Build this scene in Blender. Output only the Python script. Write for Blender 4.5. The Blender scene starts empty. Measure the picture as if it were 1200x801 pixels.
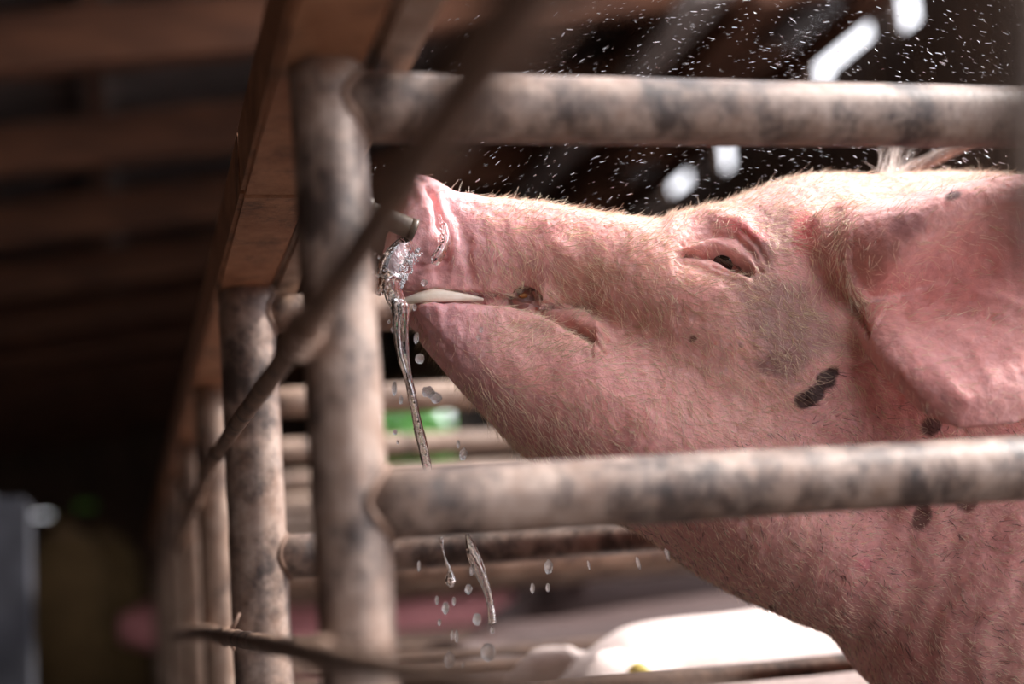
import bpy, bmesh, math, random
import numpy as np
from mathutils import Vector, Matrix, noise, kdtree
random.seed(7); rng = np.random.default_rng(7)

# ------------------------------------------------------------------ camera
FPX, CX, CY = 1667.0, 600.0, 400.5          # 50 mm lens, pixels of the 1200x801 frame
def _axes(v1=(148.0, 740.0), slope=-0.08):
    a = np.array([v1[0]-CX, CY-v1[1], -FPX]); dY = a/np.linalg.norm(a)
    b = np.array([1, -slope, 0.0]); t = -(a@dY)/(b@dY)
    dX = a+t*b; dX /= np.linalg.norm(dX)
    return np.array([dX, dY, np.cross(dX, dY)]).T
RC = _axes()                                 # columns: world axes in camera coordinates
def ray(px, py): return RC.T @ np.array([px-CX, CY-py, -FPX])
_w = ray(383, 118)
CAM = np.array([0, 0, 1.0]) - _w*(0.9/_w[1])
def at(px, py, Y):                           # point on the vertical plane y = Y
    w = ray(px, py); return CAM + w*((Y-CAM[1])/w[1])
def atx(px, py, X):                          # point on the plane x = X
    w = ray(px, py); return CAM + w*((X-CAM[0])/w[0])
def proj(P):
    q = (np.asarray(P)-CAM) @ RC.T
    return np.stack([CX+FPX*q[:, 0]/-q[:, 2], CY-FPX*q[:, 1]/-q[:, 2]], 1)

scene = bpy.context.scene
COL = scene.collection
cd = bpy.data.cameras.new('camera'); cam = bpy.data.objects.new('camera', cd); COL.objects.link(cam)
M = Matrix(RC.T.tolist()).to_4x4(); M.translation = Vector(CAM); cam.matrix_world = M
cd.sensor_width = 36; cd.lens = 36*FPX/1200; cd.clip_start = 0.02; cd.clip_end = 200
cd.dof.use_dof = True; cd.dof.focus_distance = 1.26; cd.dof.aperture_fstop = 2.0
scene.camera = cam

# ------------------------------------------------------------------ light
w = bpy.data.worlds.new('world'); scene.world = w; w.use_nodes = True
bg = w.node_tree.nodes['Background']; bg.inputs[0].default_value = (0.93, 0.93, 1.0, 1); bg.inputs[1].default_value = 2.0
sd = bpy.data.lights.new('sun_offscreen', 'SUN'); sun = bpy.data.objects.new('sun_offscreen', sd); COL.objects.link(sun)
sd.energy = 6.3; sd.angle = math.radians(6); sd.color = (1.0, 0.96, 0.93)
TOSUN = Vector((0.74, -0.05, 0.67)).normalized()
sun.rotation_euler = TOSUN.to_track_quat('Z', 'Y').to_euler(); sun.location = (3, -1, 6)
vs = scene.view_settings; vs.view_transform = 'Standard'; vs.look = 'None'; vs.gamma = 1.0; vs.use_curve_mapping = False
vs.exposure = 0.6

# ------------------------------------------------------------------ materials
def mat(name): 
    m = bpy.data.materials.new(name); m.use_nodes = True
    nt = m.node_tree; return m, nt, nt.nodes['Principled BSDF']
def srgb(r, g, b): 
    f = lambda c: ((c/255+0.055)/1.055)**2.4 if c > 10 else c/255/12.92
    return (f(r), f(g), f(b), 1)
def ramp(nt, fac, stops):
    r = nt.nodes.new('ShaderNodeValToRGB'); e = r.color_ramp.elements
    while len(e) < len(stops): e.new(0.5)
    for x, (p, c) in zip(e, stops): x.position = p; x.color = c
    nt.links.new(fac, r.inputs[0]); return r.outputs[0]
def tnoise(nt, scale, detail=6, rough=0.6, stretch=(1, 1, 1), coord='Object'):
    tc = nt.nodes.new('ShaderNodeTexCoord'); mp = nt.nodes.new('ShaderNodeMapping'); mp.inputs['Scale'].default_value = stretch
    n = nt.nodes.new('ShaderNodeTexNoise'); n.inputs['Scale'].default_value = scale; n.inputs['Detail'].default_value = detail; n.inputs['Roughness'].default_value = rough
    nt.links.new(tc.outputs[coord], mp.inputs[0]); nt.links.new(mp.outputs[0], n.inputs['Vector']); return n.outputs[0]
def mixc(nt, fac, a, b, mode='MIX'):
    m = nt.nodes.new('ShaderNodeMix'); m.data_type = 'RGBA'; m.blend_type = mode
    for s, v in ((m.inputs[0], fac), (m.inputs[6], a), (m.inputs[7], b)):
        if isinstance(v, (int, float, tuple)): s.default_value = v
        else: nt.links.new(v, s)
    return m.outputs[2]
def bump(nt, bs, h, strength=0.4, dist=0.002):
    b = nt.nodes.new('ShaderNodeBump'); b.inputs['Strength'].default_value = strength; b.inputs['Distance'].default_value = dist
    nt.links.new(h, b.inputs['Height']); nt.links.new(b.outputs[0], bs.inputs['Normal'])
def noisy(name, c1, c2, scale=8, rough=0.8, stretch=(1, 1, 1), bs_=0.4, metal=0.0, spec=0.3, coord='Object'):
    m, nt, b = mat(name); n = tnoise(nt, scale, stretch=stretch, coord=coord)
    nt.links.new(ramp(nt, n, [(0.35, c1), (0.65, c2)]), b.inputs['Base Color'])
    b.inputs['Roughness'].default_value = rough; b.inputs['Metallic'].default_value = metal; b.inputs['Specular IOR Level'].default_value = spec
    bump(nt, b, n, bs_); return m
def rusty(name, base, light, dark, dark_lo=0.50, dark_hi=0.66, rough=0.5):
    m, nt, b = mat(name)
    n1 = tnoise(nt, 30, 8, 0.72); n2 = tnoise(nt, 19, 9, 0.74, (1.1, 1.1, 0.9)); n3 = tnoise(nt, 260, 4, 0.7)
    c = ramp(nt, n1, [(0.32, base), (0.66, light)])
    c = mixc(nt, ramp(nt, n3, [(0.55, (0, 0, 0, 1)), (0.72, (0.55, 0.55, 0.55, 1))]), c, srgb(112, 72, 48))
    c = mixc(nt, ramp(nt, n2, [(dark_lo, (0, 0, 0, 1)), (dark_hi, (0.92, 0.92, 0.92, 1))]), c, dark)
    nt.links.new(c, b.inputs['Base Color']); b.inputs['Roughness'].default_value = rough
    b.inputs['Specular IOR Level'].default_value = 0.5
    bump(nt, b, n3, 0.35, 0.0012); return m
MT = {}
MT['pipe'] = rusty('worn_galvanised_pipe', srgb(124, 94, 74), srgb(172, 148, 130), srgb(56, 42, 36), 0.48, 0.64)
MT['pipe_near'] = rusty('worn_pipe_with_dark_patches', srgb(124, 94, 76), srgb(178, 156, 142), srgb(52, 40, 36), 0.44, 0.60)
MT['beam'] = rusty('rusty_brown_beam', srgb(140, 90, 58), srgb(182, 132, 98), srgb(66, 42, 30), 0.50, 0.68, 0.6)
MT['rod'] = rusty('rusty_rod', srgb(104, 78, 62), srgb(150, 120, 100), srgb(50, 38, 32), 0.48, 0.64, 0.6)
MT['weld'] = rusty('rust_weld', srgb(92, 66, 50), srgb(128, 98, 80), srgb(50, 36, 28), 0.5, 0.7, 0.7)
MT['steel'] = rusty('dull_steel', srgb(78, 66, 54), srgb(108, 94, 78), srgb(48, 40, 34), 0.5, 0.7, 0.35)
MT['concrete'] = noisy('concrete_floor', srgb(44, 38, 36), srgb(74, 66, 62), 6, 0.9)
MT['pillar'] = noisy('grey_concrete', srgb(48, 48, 52), srgb(70, 70, 76), 7, 0.85)
MT['rafter'] = noisy('brown_timber', srgb(66, 40, 27), srgb(98, 62, 42), 3, 0.85, (1, 6, 6))
MT['purlin'] = noisy('dark_timber', srgb(62, 42, 32), srgb(92, 62, 46), 3, 0.85, (6, 1, 6))
MT['tie'] = noisy('pale_grey_timber', srgb(110, 98, 92), srgb(150, 138, 130), 3, 0.85, (6, 1, 6))  # paler and greyer than the other roof timbers
MT['sheet'] = noisy('weathered_roof_sheet', srgb(58, 50, 46), srgb(92, 82, 78), 4, 0.7, (1, 3, 1))
MT['plank'] = noisy('dark_wall_plank', srgb(52, 38, 30), srgb(84, 62, 46), 4, 0.9, (6, 6, 1))
MT['straw'] = noisy('straw_sack', srgb(84, 64, 38), srgb(110, 86, 54), 10, 0.9)
MT['leaf'] = noisy('leaf_green', srgb(60, 120, 50), srgb(110, 170, 80), 12, 0.6)
m, nt, b = mat('water'); b.inputs['Base Color'].default_value = (1, 1, 1, 1); b.inputs['Roughness'].default_value = 0.02
b.inputs['Transmission Weight'].default_value = 1; b.inputs['IOR'].default_value = 1.33; MT['water'] = m
bump(nt, b, tnoise(nt, 180, 2), 0.5, 0.002)
m, nt, b = mat('aerated_water'); b.inputs['Base Color'].default_value = (0.95, 0.95, 0.97, 1); b.inputs['Roughness'].default_value = 0.15
b.inputs['Transmission Weight'].default_value = 0.55; b.inputs['IOR'].default_value = 1.33; MT['spray'] = m
m, nt, b = mat('eye_dark'); b.inputs['Base Color'].default_value = (0.02, 0.012, 0.008, 1); b.inputs['Roughness'].default_value = 0.05; MT['eye'] = m
m, nt, b = mat('amber_tooth'); b.inputs['Base Color'].default_value = srgb(150, 98, 46); b.inputs['Roughness'].default_value = 0.3; MT['tooth'] = m
MT['gum'] = noisy('cream_gum', srgb(232, 214, 190), srgb(244, 232, 216), 60, 0.4)
m, nt, b = mat('ear_tag_plastic'); b.inputs['Base Color'].default_value = srgb(235, 210, 90); b.inputs['Roughness'].default_value = 0.4; MT['tag'] = m
def skin(name, attr=None, c=None):
    m, nt, b = mat(name)
    if attr:
        a = nt.nodes.new('ShaderNodeVertexColor'); a.layer_name = attr; col = a.outputs[0]
    else:
        col = ramp(nt, tnoise(nt, 5), [(0.3, c), (0.7, tuple(x*0.8 for x in c[:3])+(1,))])
    n = tnoise(nt, 90, 5, 0.7); n2 = tnoise(nt, 420, 3, 0.6)
    col2 = mixc(nt, 1.0, col, ramp(nt, n, [(0.3, (0.84, 0.8, 0.8, 1)), (0.62, (1.06, 1.05, 1.05, 1))]), 'MULTIPLY')
    nt.links.new(col2, b.inputs['Base Color'])
    b.inputs['Roughness'].default_value = 0.58; b.inputs['Specular IOR Level'].default_value = 0.3
    b.inputs['Subsurface Weight'].default_value = 0.5 if attr else 0.0
    b.inputs['Subsurface Radius'].default_value = (1.0, 0.36, 0.25); b.inputs['Subsurface Scale'].default_value = 0.0055
    mx = nt.nodes.new('ShaderNodeMath'); mx.operation = 'ADD'; nt.links.new(n, mx.inputs[0]); nt.links.new(n2, mx.inputs[1])
    bump(nt, b, mx.outputs[0], 0.45, 0.0016); return m
MT['skin'] = skin('pig_skin', 'tint')
MT['white_pig'] = skin('pale_pig_skin', None, srgb(240, 222, 214))
MT['pink_pig'] = skin('pink_pig_skin', None, srgb(226, 150, 150))
MT['brown_pig'] = skin('brown_pig_skin', None, srgb(80, 62, 58))
m, nt, b = mat('pig_hair'); a = nt.nodes.new('ShaderNodeVertexColor'); a.layer_name = 'tint'
nt.links.new(a.outputs[0], b.inputs['Base Color']); b.inputs['Roughness'].default_value = 0.5; b.inputs['Specular IOR Level'].default_value = 0.4
MT['hair'] = m

# ------------------------------------------------------------------ helpers
def link(o, parent=None):
    COL.objects.link(o)
    if parent: o.parent = parent
    return o
def mesh_obj(name, V, F, m, parent=None, smooth=True):
    me = bpy.data.meshes.new(name); me.from_pydata([tuple(map(float, v)) for v in V], [], F); me.materials.append(m)
    if smooth: me.polygons.foreach_set('use_smooth', [True]*len(me.polygons))
    me.update(); return link(bpy.data.objects.new(name, me), parent)
def tag(o, label=None, cat=None, group=None, kind=None):
    for k, v in (('label', label), ('category', cat), ('group', group), ('kind', kind)):
        if v: o[k] = v
    return o
def empty(name, loc=(0, 0, 0)):
    o = bpy.data.objects.new(name, None); o.location = loc; o.empty_display_size = 0.1; return link(o)
def local(parent, V): return np.asarray(V, float)-np.array(parent.location)
def crom(P, n):                              # Catmull-Rom through the rows of P, n steps a span
    P = np.asarray(P, float); Q = np.vstack([2*P[0]-P[1], P, 2*P[-1]-P[-2]]); out = []
    for i in range(len(P)-1):
        a, b_, c, d = Q[i:i+4]
        for t in np.arange(n)/n:
            out.append(0.5*((2*b_)+(-a+c)*t+(2*a-5*b_+4*c-d)*t*t+(-a+3*b_-3*c+d)*t**3))
    out.append(P[-1]); return np.array(out)
def rings_mesh(R):                           # R: (n rings, k points, 3) closed rings, capped
    n, k, _ = R.shape; V = R.reshape(-1, 3); F = []
    for i in range(n-1):
        for j in range(k):
            a = i*k+j; b_ = i*k+(j+1) % k; F.append((a, b_, b_+k, a+k))
    F.append(tuple(range(k-1, -1, -1))); F.append(tuple(range((n-1)*k, n*k)))
    return V, F
def tube_rings(P, r, k=16, wob=0.0, seed=0, flat=1.0):
    P = np.asarray(P, float); n = len(P); r = np.broadcast_to(np.asarray(r, float), (n,))
    T = np.gradient(P, axis=0); T /= np.linalg.norm(T, axis=1)[:, None]
    up = np.array([0, 0, 1.0]) if abs(T[0][2]) < 0.9 else np.array([1.0, 0, 0])
    out = np.zeros((n, k, 3))
    for i in range(n):
        u = np.cross(T[i], up); u /= np.linalg.norm(u); v = np.cross(u, T[i]); up = v if abs(T[0][2]) >= 0.9 else up
        for j in range(k):
            a = 2*math.pi*j/k; rr = r[i]
            if wob: rr *= 1+wob*noise.noise(Vector((P[i][0]*30+seed, P[i][1]*30+math.cos(a)*1.5, P[i][2]*30+math.sin(a)*1.5)))
            out[i, j] = P[i]+rr*(math.cos(a)*u*flat+math.sin(a)*v)
    return out
def tube(name, P, r, m, parent=None, k=16, wob=0.0, seed=0, n=0, flat=1.0):
    P = np.asarray(P, float)
    if n: 
        rr = np.broadcast_to(np.asarray(r, float), (len(P),)); PR = crom(np.hstack([P, rr[:, None]]), n); P, r = PR[:, :3], np.abs(PR[:, 3])
    V, F = rings_mesh(tube_rings(P, r, k, wob, seed, flat))
    if parent: V = local(parent, V)
    return mesh_obj(name, V, F, m, parent)
def box_vf(lo, hi, bev=0.0):
    bm = bmesh.new(); bmesh.ops.create_cube(bm, size=1)
    lo = Vector(lo); hi = Vector(hi)
    for v in bm.verts: v.co = Vector(((lo[i]+hi[i])/2+v.co[i]*(hi[i]-lo[i]) for i in range(3)))
    if bev: bmesh.ops.bevel(bm, geom=bm.edges[:], offset=bev, segments=2, affect='EDGES')
    V = [tuple(v.co) for v in bm.verts]; F = [tuple(v.index for v in f.verts) for f in bm.faces]; bm.free(); return V, F
def box(name, lo, hi, m, parent=None, bev=0.004):
    V, F = box_vf(lo, hi, bev)
    if parent: V = local(parent, V)
    return mesh_obj(name, V, F, m, parent, False)
# ------------------------------------------------------------------ setting: floor, walls, roof
tag(box('floor', (-4.2, -3.5, -0.12), (4.2, 14.2, 0.0), MT['concrete'], bev=0), 'dirty concrete barn floor', None, None, 'structure')
SL = 0.13                                                     # the roof rises towards the pens' rear
def rz(x): return 2.62+SL*x
roof = empty('ceiling', (0, 0, 2.62)); tag(roof, 'dark pitched barn roof of timber and sheet', None, None, 'structure')
def slab(name, x0, x1, y0, y1, dz0, dz1, m):
    V = [(x, y, rz(x)+d) for x in (x0, x1) for y in (y0, y1) for d in (dz0, dz1)]
    return mesh_obj(name, local(roof, V), [(0, 1, 3, 2), (4, 6, 7, 5), (0, 4, 5, 1), (2, 3, 7, 6), (0, 2, 6, 4), (1, 5, 7, 3)], m, roof, False)
yr = [3.75+1.05*i for i in range(10)]
for y in yr: slab('rafter', -3.9, 2.9, y-0.045, y+0.045, -0.09, 0.11, MT['rafter'])
for y in (-2.9, -1.6, -0.3, 1.0, 2.3): slab('rafter', -3.9, 0.35, y-0.045, y+0.045, -0.09, 0.11, MT['rafter'])  # rafters of the unseen roof added over the near aisle
for i, x in enumerate((-3.4, -2.5, -1.7, -0.95, -0.2)): slab('purlin', x-0.035, x+0.035, -3.3, 13.9, 0.11, 0.18, MT['purlin'])
for i, x in enumerate((0.7, 1.35, 2.05, 2.75)): slab('purlin', x-0.035, x+0.035, 3.5, 13.9, 0.11, 0.18, MT['purlin'])
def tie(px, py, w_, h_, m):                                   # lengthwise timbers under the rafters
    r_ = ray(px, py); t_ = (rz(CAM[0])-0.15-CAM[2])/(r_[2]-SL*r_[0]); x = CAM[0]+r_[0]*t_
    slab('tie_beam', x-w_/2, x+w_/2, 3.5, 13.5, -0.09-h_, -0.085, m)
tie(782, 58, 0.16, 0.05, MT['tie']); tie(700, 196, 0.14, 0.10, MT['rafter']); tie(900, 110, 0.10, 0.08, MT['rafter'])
def sheet(x0, x1, y0, wid, th=0.02):
    ny = 40; V = []; F = []
    for x in np.linspace(x0, x1, 3):
        for j in range(ny+1): 
            y = y0+wid*j/ny; V.append((x, y, rz(x)+0.2+0.013*math.sin(2*math.pi*y/0.16)))
    for i in range(2):
        for j in range(ny): a = i*(ny+1)+j; F.append((a, a+1, a+ny+2, a+ny+1))
    o = mesh_obj('roof_sheet', local(roof, V), F, MT['sheet'], roof); return o
for r in range(14):
    y0 = 3.45+0.78*r
    if y0 > 13.9: break
    sheet(-4.0, -0.1, y0, 0.8); sheet(-0.25, 3.13 if r % 3 else 3.2, y0, 0.8)
for r in range(9): sheet(-4.0, 0.35, -3.5+0.78*r, 0.8 if r < 8 else 0.72)  # unseen roof over the near aisle, added to block sky light from the left
# outer walls
def planks(wall, along, fixed, lo, hi, z0, zf, wd=0.19, gaps=()):
    k = 0; s = lo
    while s < hi-0.02:
        e = min(s+wd, hi); mid = (s+e)/2; g = [q for q in gaps if q[0] <= mid <= q[1]]; z1 = zf(mid); spans = [(z0, z1)]
        if g: spans = [(z0, g[0][2]), (g[0][3], z1)]
        for a, b_ in spans:
            if b_-a < 0.03: continue
            d = 0.007*(k % 2)+0.003*((k*7) % 3)
            if along == 'x': box('plank', (s-0.004, fixed-0.02-d, a), (e+0.004, fixed+0.02-d, b_), MT['plank'], wall, 0)
            else: box('plank', (fixed-0.02-d, s-0.004, a), (fixed+0.02-d, e+0.004, b_), MT['plank'], wall, 0)
        s = e; k += 1
P1 = at(490, 500, 13.6); B1 = at(60, 603, 13.6); B2 = at(95, 593, 13.6)
wb = empty('wall_back', (0, 13.6, 0)); tag(wb, 'dark plank wall at the far end of the barn', None, None, 'structure')
planks(wb, 'x', 13.6, -4.0, 4.0, 0, lambda x: rz(x)+0.215, 0.19, [(P1[0]-0.55, P1[0]+0.35, P1[2]-0.6, P1[2]+0.35), (B1[0]-0.1, B1[0]+0.08, B1[2]-0.008, B1[2]+0.008), (B2[0]-0.1, B2[0]+0.08, B2[2]-0.035, B2[2]+0.035)])
wl = empty('wall_left_blocker', (-4.0, 5, 0)); tag(wl, 'unseen plank side wall across the aisle, added to block sky light', None, None, 'structure')  # side wall out of view, added to keep sky light out
planks(wl, 'y', -4.0, -3.3, 13.6, 0, lambda y: rz(-4.0)+0.215, 0.24)
wr = empty('wall_right', (3.26, 8, 0)); tag(wr, 'dark plank side wall behind the pens with a gap under the roof', None, None, 'structure')
GAP = [(atx(a, b_, 3.26)[1], atx(a, b_, 3.26)[2], s_) for a, b_, s_ in ((1065, -4, .3), (998, 46, .16), (974, 64, .26), (882, 146, .12), (852, 170, .3), (800, 212, .1))]
def wr_top(y):
    g = [q for q in GAP if abs(q[0]-y) < 0.14]
    return min(rz(3.26)+0.19, g[0][1]-g[0][2]*0.5) if g else rz(3.26)+0.19
planks(wr, 'y', 3.26, 3.2, 13.6, 0, wr_top, 0.20)
wf = empty('wall_front_blocker', (-1.8, -3.4, 0)); tag(wf, 'unseen plank wall added behind the camera to block light into the aisle', None, None, 'structure')  # out of view, added behind the camera to cut the ambient light
planks(wf, 'x', -3.4, -4.0, 0.4, 0, lambda x: rz(x)+0.215, 0.24)
# pillar across the aisle
pl = empty('pillar', (-0.52, 3.0, 0)); tag(pl, 'grey concrete pillar with a sloping brace across the aisle', 'pillar')
PA = at(18, 700, 3.0)
pl.location = (PA[0]-0.05, 3.0, 0)
X0 = pl.location.x
box('shaft', (X0-0.09, 2.9, 0), (X0+0.09, 3.1, 1.02), MT['pillar'], pl, 0.012)
box('base', (X0-0.14, 2.86, 0), (X0+0.14, 3.14, 0.16), MT['pillar'], pl, 0.012)
tube('brace', [(X0+0.02, 3.0, 0.9), (X0-0.25, 3.0, 1.25), (X0-0.8, 3.0, 1.95), (X0-1.1, 3.0, rz(X0-1.1))], 0.07, MT['pillar'], pl, 12)
# bushes outside
def bush(loc, r, label):
    o = empty('bush', (loc[0], loc[1], 0)); tag(o, label, 'bush')
    V = []; F = []
    for i in range(900):
        d = Vector(rng.normal(size=3)).normalized(); p = Vector((0, 0, loc[2]))+d*r*(0.5+0.5*rng.random())
        q = Vector(rng.normal(size=3)).normalized(); s = q.cross(d).normalized()*0.07; l = q*0.2; k = len(V)
        V += [p, p+l*0.5+s, p+l, p+l*0.5-s]; F.append((k, k+1, k+2, k+3))
    f = mesh_obj('foliage', V, F, MT['leaf'], o); f['kind'] = 'stuff'
    tube('stem', [(o.location[0], o.location[1], 0), (o.location[0]+0.05, o.location[1], loc[2])], 0.05, MT['purlin'], o, 8)
bush((P1[0]+0.15, 15.2, P1[2]-0.1), 0.85, 'leafy green bush outside the opening in the far plank wall')
bush((B2[0]+0.1, 14.6, B2[2]), 0.4, 'small green bush behind the far wall beside the aisle end')
tag(box('ground_outside', (-12, 14.0, -0.2), (14, 30, -0.02), MT['straw'], bev=0), 'pale dry ground outside the barn', None, None, 'structure')
# sacks by the far aisle
def sack(px, py, Y, r, label):
    p = at(px, py, Y); h = 2*r
    R = []
    for t in np.linspace(0, 1, 12):
        z = t*(p[2]+r); rad = r*(0.75+0.25*math.sin(math.pi*min(1, t*1.15)))*(1 if t < 0.86 else (1.02-t)/0.17)
        R.append([(p[0]+rad*math.cos(a)*(1+0.05*math.sin(5*a+t*9)), Y+0.7*rad*math.sin(a), z) for a in np.linspace(0, 2*math.pi, 20, endpoint=False)])
    o = empty('feed_sack', (p[0], Y, 0)); tag(o, label, 'sack')
    V, F = rings_mesh(np.array(R)); mesh_obj('body', local(o, V), F, MT['straw'], o)
    tube('tie', [(p[0]+0.08*math.cos(a)*r/0.2, Y+0.06*math.sin(a)*r/0.2, (p[2]+r)*0.93) for a in np.linspace(0, 2*math.pi, 14)], 0.008, MT['rod'], o, 6)
sack(75, 660, 7.6, 0.26, 'tall straw-coloured feed sack standing in the aisle by the pillar')
sack(120, 665, 9.2, 0.3, 'straw-coloured feed sack leaning behind the tall one in the aisle')

# ------------------------------------------------------------------ stalls
S = 0.66
ZLOW = at(452, 592, 0)[2]; ZBOT = at(850, 790, S)[2]
div_labels = ['worn pipe divider closest in front of the drinking pig', 'worn pipe divider just behind the drinking pig'] + \
    ['worn pipe divider, %s one past the drinking pig along the row' % s for s in ('second', 'third', 'fourth', 'fifth', 'sixth', 'seventh', 'eighth')]
def ring_weld(z, y, rp, r, m, parent):                        # bead along the seam of a rail butted against a post
    P = [(math.sqrt(max(rp*rp-(min(r, rp*0.98)*math.cos(t))**2, 0)), y+min(r, rp*0.98)*math.cos(t), z+r*math.sin(t)) for t in np.linspace(0, 2*math.pi, 33)]
    return tube('weld', P, 0.0028, m, parent, 8, 0.5, r*100)
for k in range(9):
    y = S*k*1.0; o = empty('stall_divider', (0, y, 0)); tag(o, div_labels[k], 'stall divider', 'pipe dividers of the pig stalls')
    rp = (0.0245, 0.031, 0.029)[min(k, 2)]; mp = MT['pipe_near'] if k < 2 else MT['pipe']
    nseg = 60 if k < 2 else 20
    dx = 0.0
    tube('post', [(dx, y, z) for z in np.linspace(0, 1.026, nseg)], rp, mp, o, 24, 0.03, k*3.1)
    tube('top_rail', [(x, y, 0.996) for x in np.linspace(dx+rp*0.2, 2.62, nseg)], 0.0235 if k != 1 else 0.0215, MT['pipe'] if k else MT['pipe_near'], o, 24, 0.03, k*5.7)
    tube('lower_rail', [(x, y, ZLOW) for x in np.linspace(dx+rp*0.2, 2.62, nseg)], 0.0232, MT['pipe_near'] if k < 2 else MT['pipe'], o, 24, 0.03, k*9.1)
    tube('bottom_rail', [(x, y, ZBOT if k else 0.42) for x in np.linspace(dx+rp*0.2, 2.62, nseg)], 0.011, MT['rod'], o, 12, 0.05, k)
    tube('foot_rail', [(x, y, 0.2) for x in np.linspace(dx+rp*0.2, 2.62, nseg)], 0.017, MT['pipe'], o, 12)
    tube('rear_post', [(2.62, y, z) for z in np.linspace(0, 1.03, 6)], 0.026, MT['pipe'], o, 16)
    if k < 4:
        ring_weld(0.996, y, rp, 0.0232, MT['weld'], o); ring_weld(ZLOW, y, rp, 0.0235, MT['weld'], o)
# beam along the fronts
bo = empty('top_beam', (0, 0, 1.03)); tag(bo, 'rusty brown square beam running along the tops of the stall posts', 'beam')
for a, b_ in ((-0.95, 0.292), (0.294, 1.6), (1.602, 3.2), (3.202, 6.0)):
    box('beam_length', (-0.034, a, 1.022), (0.026, b_, 1.085), MT['beam'], bo, 0.004)
bo2 = empty('top_pipe', (0.045, 0, 1.05)); tag(bo2, 'thinner worn square pipe beside the rusty top beam', 'pipe')
box('pipe', (0.03, -0.95, 1.026), (0.062, 6.0, 1.07), MT['pipe'], bo2, 0.005)
box('end_cap', (0.031, -0.956, 1.027), (0.061, -0.949, 1.069), MT['weld'], bo2, 0.002)

# jointed rods tied along the front of the posts
def rod(name, pxs, xp, r, label, knots, m=MT['rod']):
    P = np.array([atx(px, py, x) for (px, py), x in zip(pxs, xp)]); o = empty(name, tuple(P[len(P)//2])); tag(o, label, 'rod')
    C = crom(P, 24); tube('shaft', C, [r*(1+0.75*max(0, 1-i/66))*(1+0.10*noise.noise(Vector((i*0.35, 1, 0)))) for i in range(len(C))], m, o, 14, 0.12, 3)
    for (px, py, x, s) in knots:
        q = atx(px, py, x); i = int(np.argmin(np.linalg.norm(C-q, axis=1))); i = min(max(i, 1), len(C)-2)
        d = (C[i+1]-C[i-1]); d /= np.linalg.norm(d)
        tube('joint', [C[i]+d*t*0.012*s for t in (-1, -0.5, 0, 0.5, 1)], np.array([0.9, 1.25, 1.42, 1.2, 0.9])*r, m, o, 14, 0.2, px)
    return o, C
o, C1 = rod('rusty_rod', [(700, -140), (622, -12), (500, 176), (345, 403), (250, 540), (222, 606), (205, 650)], [-0.034]*7, 0.0076,
    'long jointed rusty rod slanting across the fronts of the posts', [(345, 403, -0.034, 1.3), (256, 531, -0.034, 1), (228, 590, -0.034, 1)])
# wire binding where the rod meets the near post
q = atx(355, 392, -0.034)
P = [q+np.array([0.010*math.cos(t)*1.0, 0.02*t/6-0.03, 0.010*math.sin(t)]) for t in np.linspace(0, 20, 70)]
t1 = tube('binding', P, 0.0022, MT['weld'], o, 6)
o, C2 = rod('bent_rod', [(208, 743), (238, 741), (268, 746), (330, 757), (440, 779), (600, 806), (800, 842)], [-0.04]*7, 0.0068,
    'low bent rusty rod tied level across the fronts of the posts', [(266, 745, -0.04, 0.8), (372, 765, -0.04, 1.2)])
q = atx(268, 745, -0.04)
for dv in ((0.012, 0.0, 0.022), (0.004, -0.01, -0.014)):
    tube('binding', [q, q+np.array(dv)*0.6, q+np.array(dv)], [0.003, 0.0025, 0.0015], MT['weld'], o, 6)
# slanting wire behind the pig's head
P = [at(1035, 212, 0.42), at(1085, 190, 0.42), at(1170, 150, 0.40), at(1330, 70, 0.36)]
o = empty('slanting_rod', tuple(P[1])); tag(o, 'thin dark rusty rod slanting up behind the ear of the drinking pig', 'rod')
tube('shaft', P, 0.0072, MT['rod'], o, 12, 0.15, 2, n=12); tube('joint', [at(1160, 155, 0.404), at(1172, 149, 0.4), at(1184, 143, 0.397)], [0.0075, 0.010, 0.0075], MT['rod'], o, 12)
# hanging strap close to the lens
def cray(px, py, d):
    w_ = ray(px, py); return CAM+w_/np.linalg.norm(w_)*d
P = [cray(1222, -160, 0.29), cray(1208, 40, 0.29), cray(1206, 190, 0.295), cray(1226, 330, 0.3)]
o = empty('hanging_strap', tuple(P[0])); tag(o, 'tan strap end hanging out of focus close by the top rail', 'strap')
tube('band', P, [0.008, 0.008, 0.007, 0.004], MT['pipe'], o, 12, n=8, flat=1.0)
tube('cord', [P[0], P[0]+np.array([0.0, 0.0, 0.3]), np.array([P[0][0], P[0][1], rz(P[0][0])-0.05])], 0.003, MT['rod'], o, 8)
# drinker pipe
PD = [at(386, 226, 0.294), at(420, 243, 0.294), at(455, 257, 0.294), at(487, 270, 0.294)]
o = empty('drinker_pipe', tuple(PD[0])); tag(o, 'dull steel nipple drinker pipe pushed against the snout', 'pipe')
tube('spout', PD, [0.0095]*4, MT['steel'], o, 20, n=6)
d = PD[3]-PD[2]; d /= np.linalg.norm(d)
tube('rim', [PD[3]-d*0.006, PD[3]-d*0.002, PD[3]], [0.0096, 0.0105, 0.0098], MT['steel'], o, 20)
tube('supply_pipe', [PD[0], PD[0]+np.array([-0.012, 0, 0.004]), np.array([0.0, 0.294, PD[0][2]+0.02]), np.array([-0.004, 0.294, 1.03])], 0.011, MT['steel'], o, 14, n=6)
tube('valve', [PD[1]-d*0.012, PD[1]-d*0.01, PD[1]+d*0.01, PD[1]+d*0.012], [0.011, 0.0135, 0.0135, 0.011], MT['steel'], o, 8)
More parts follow.
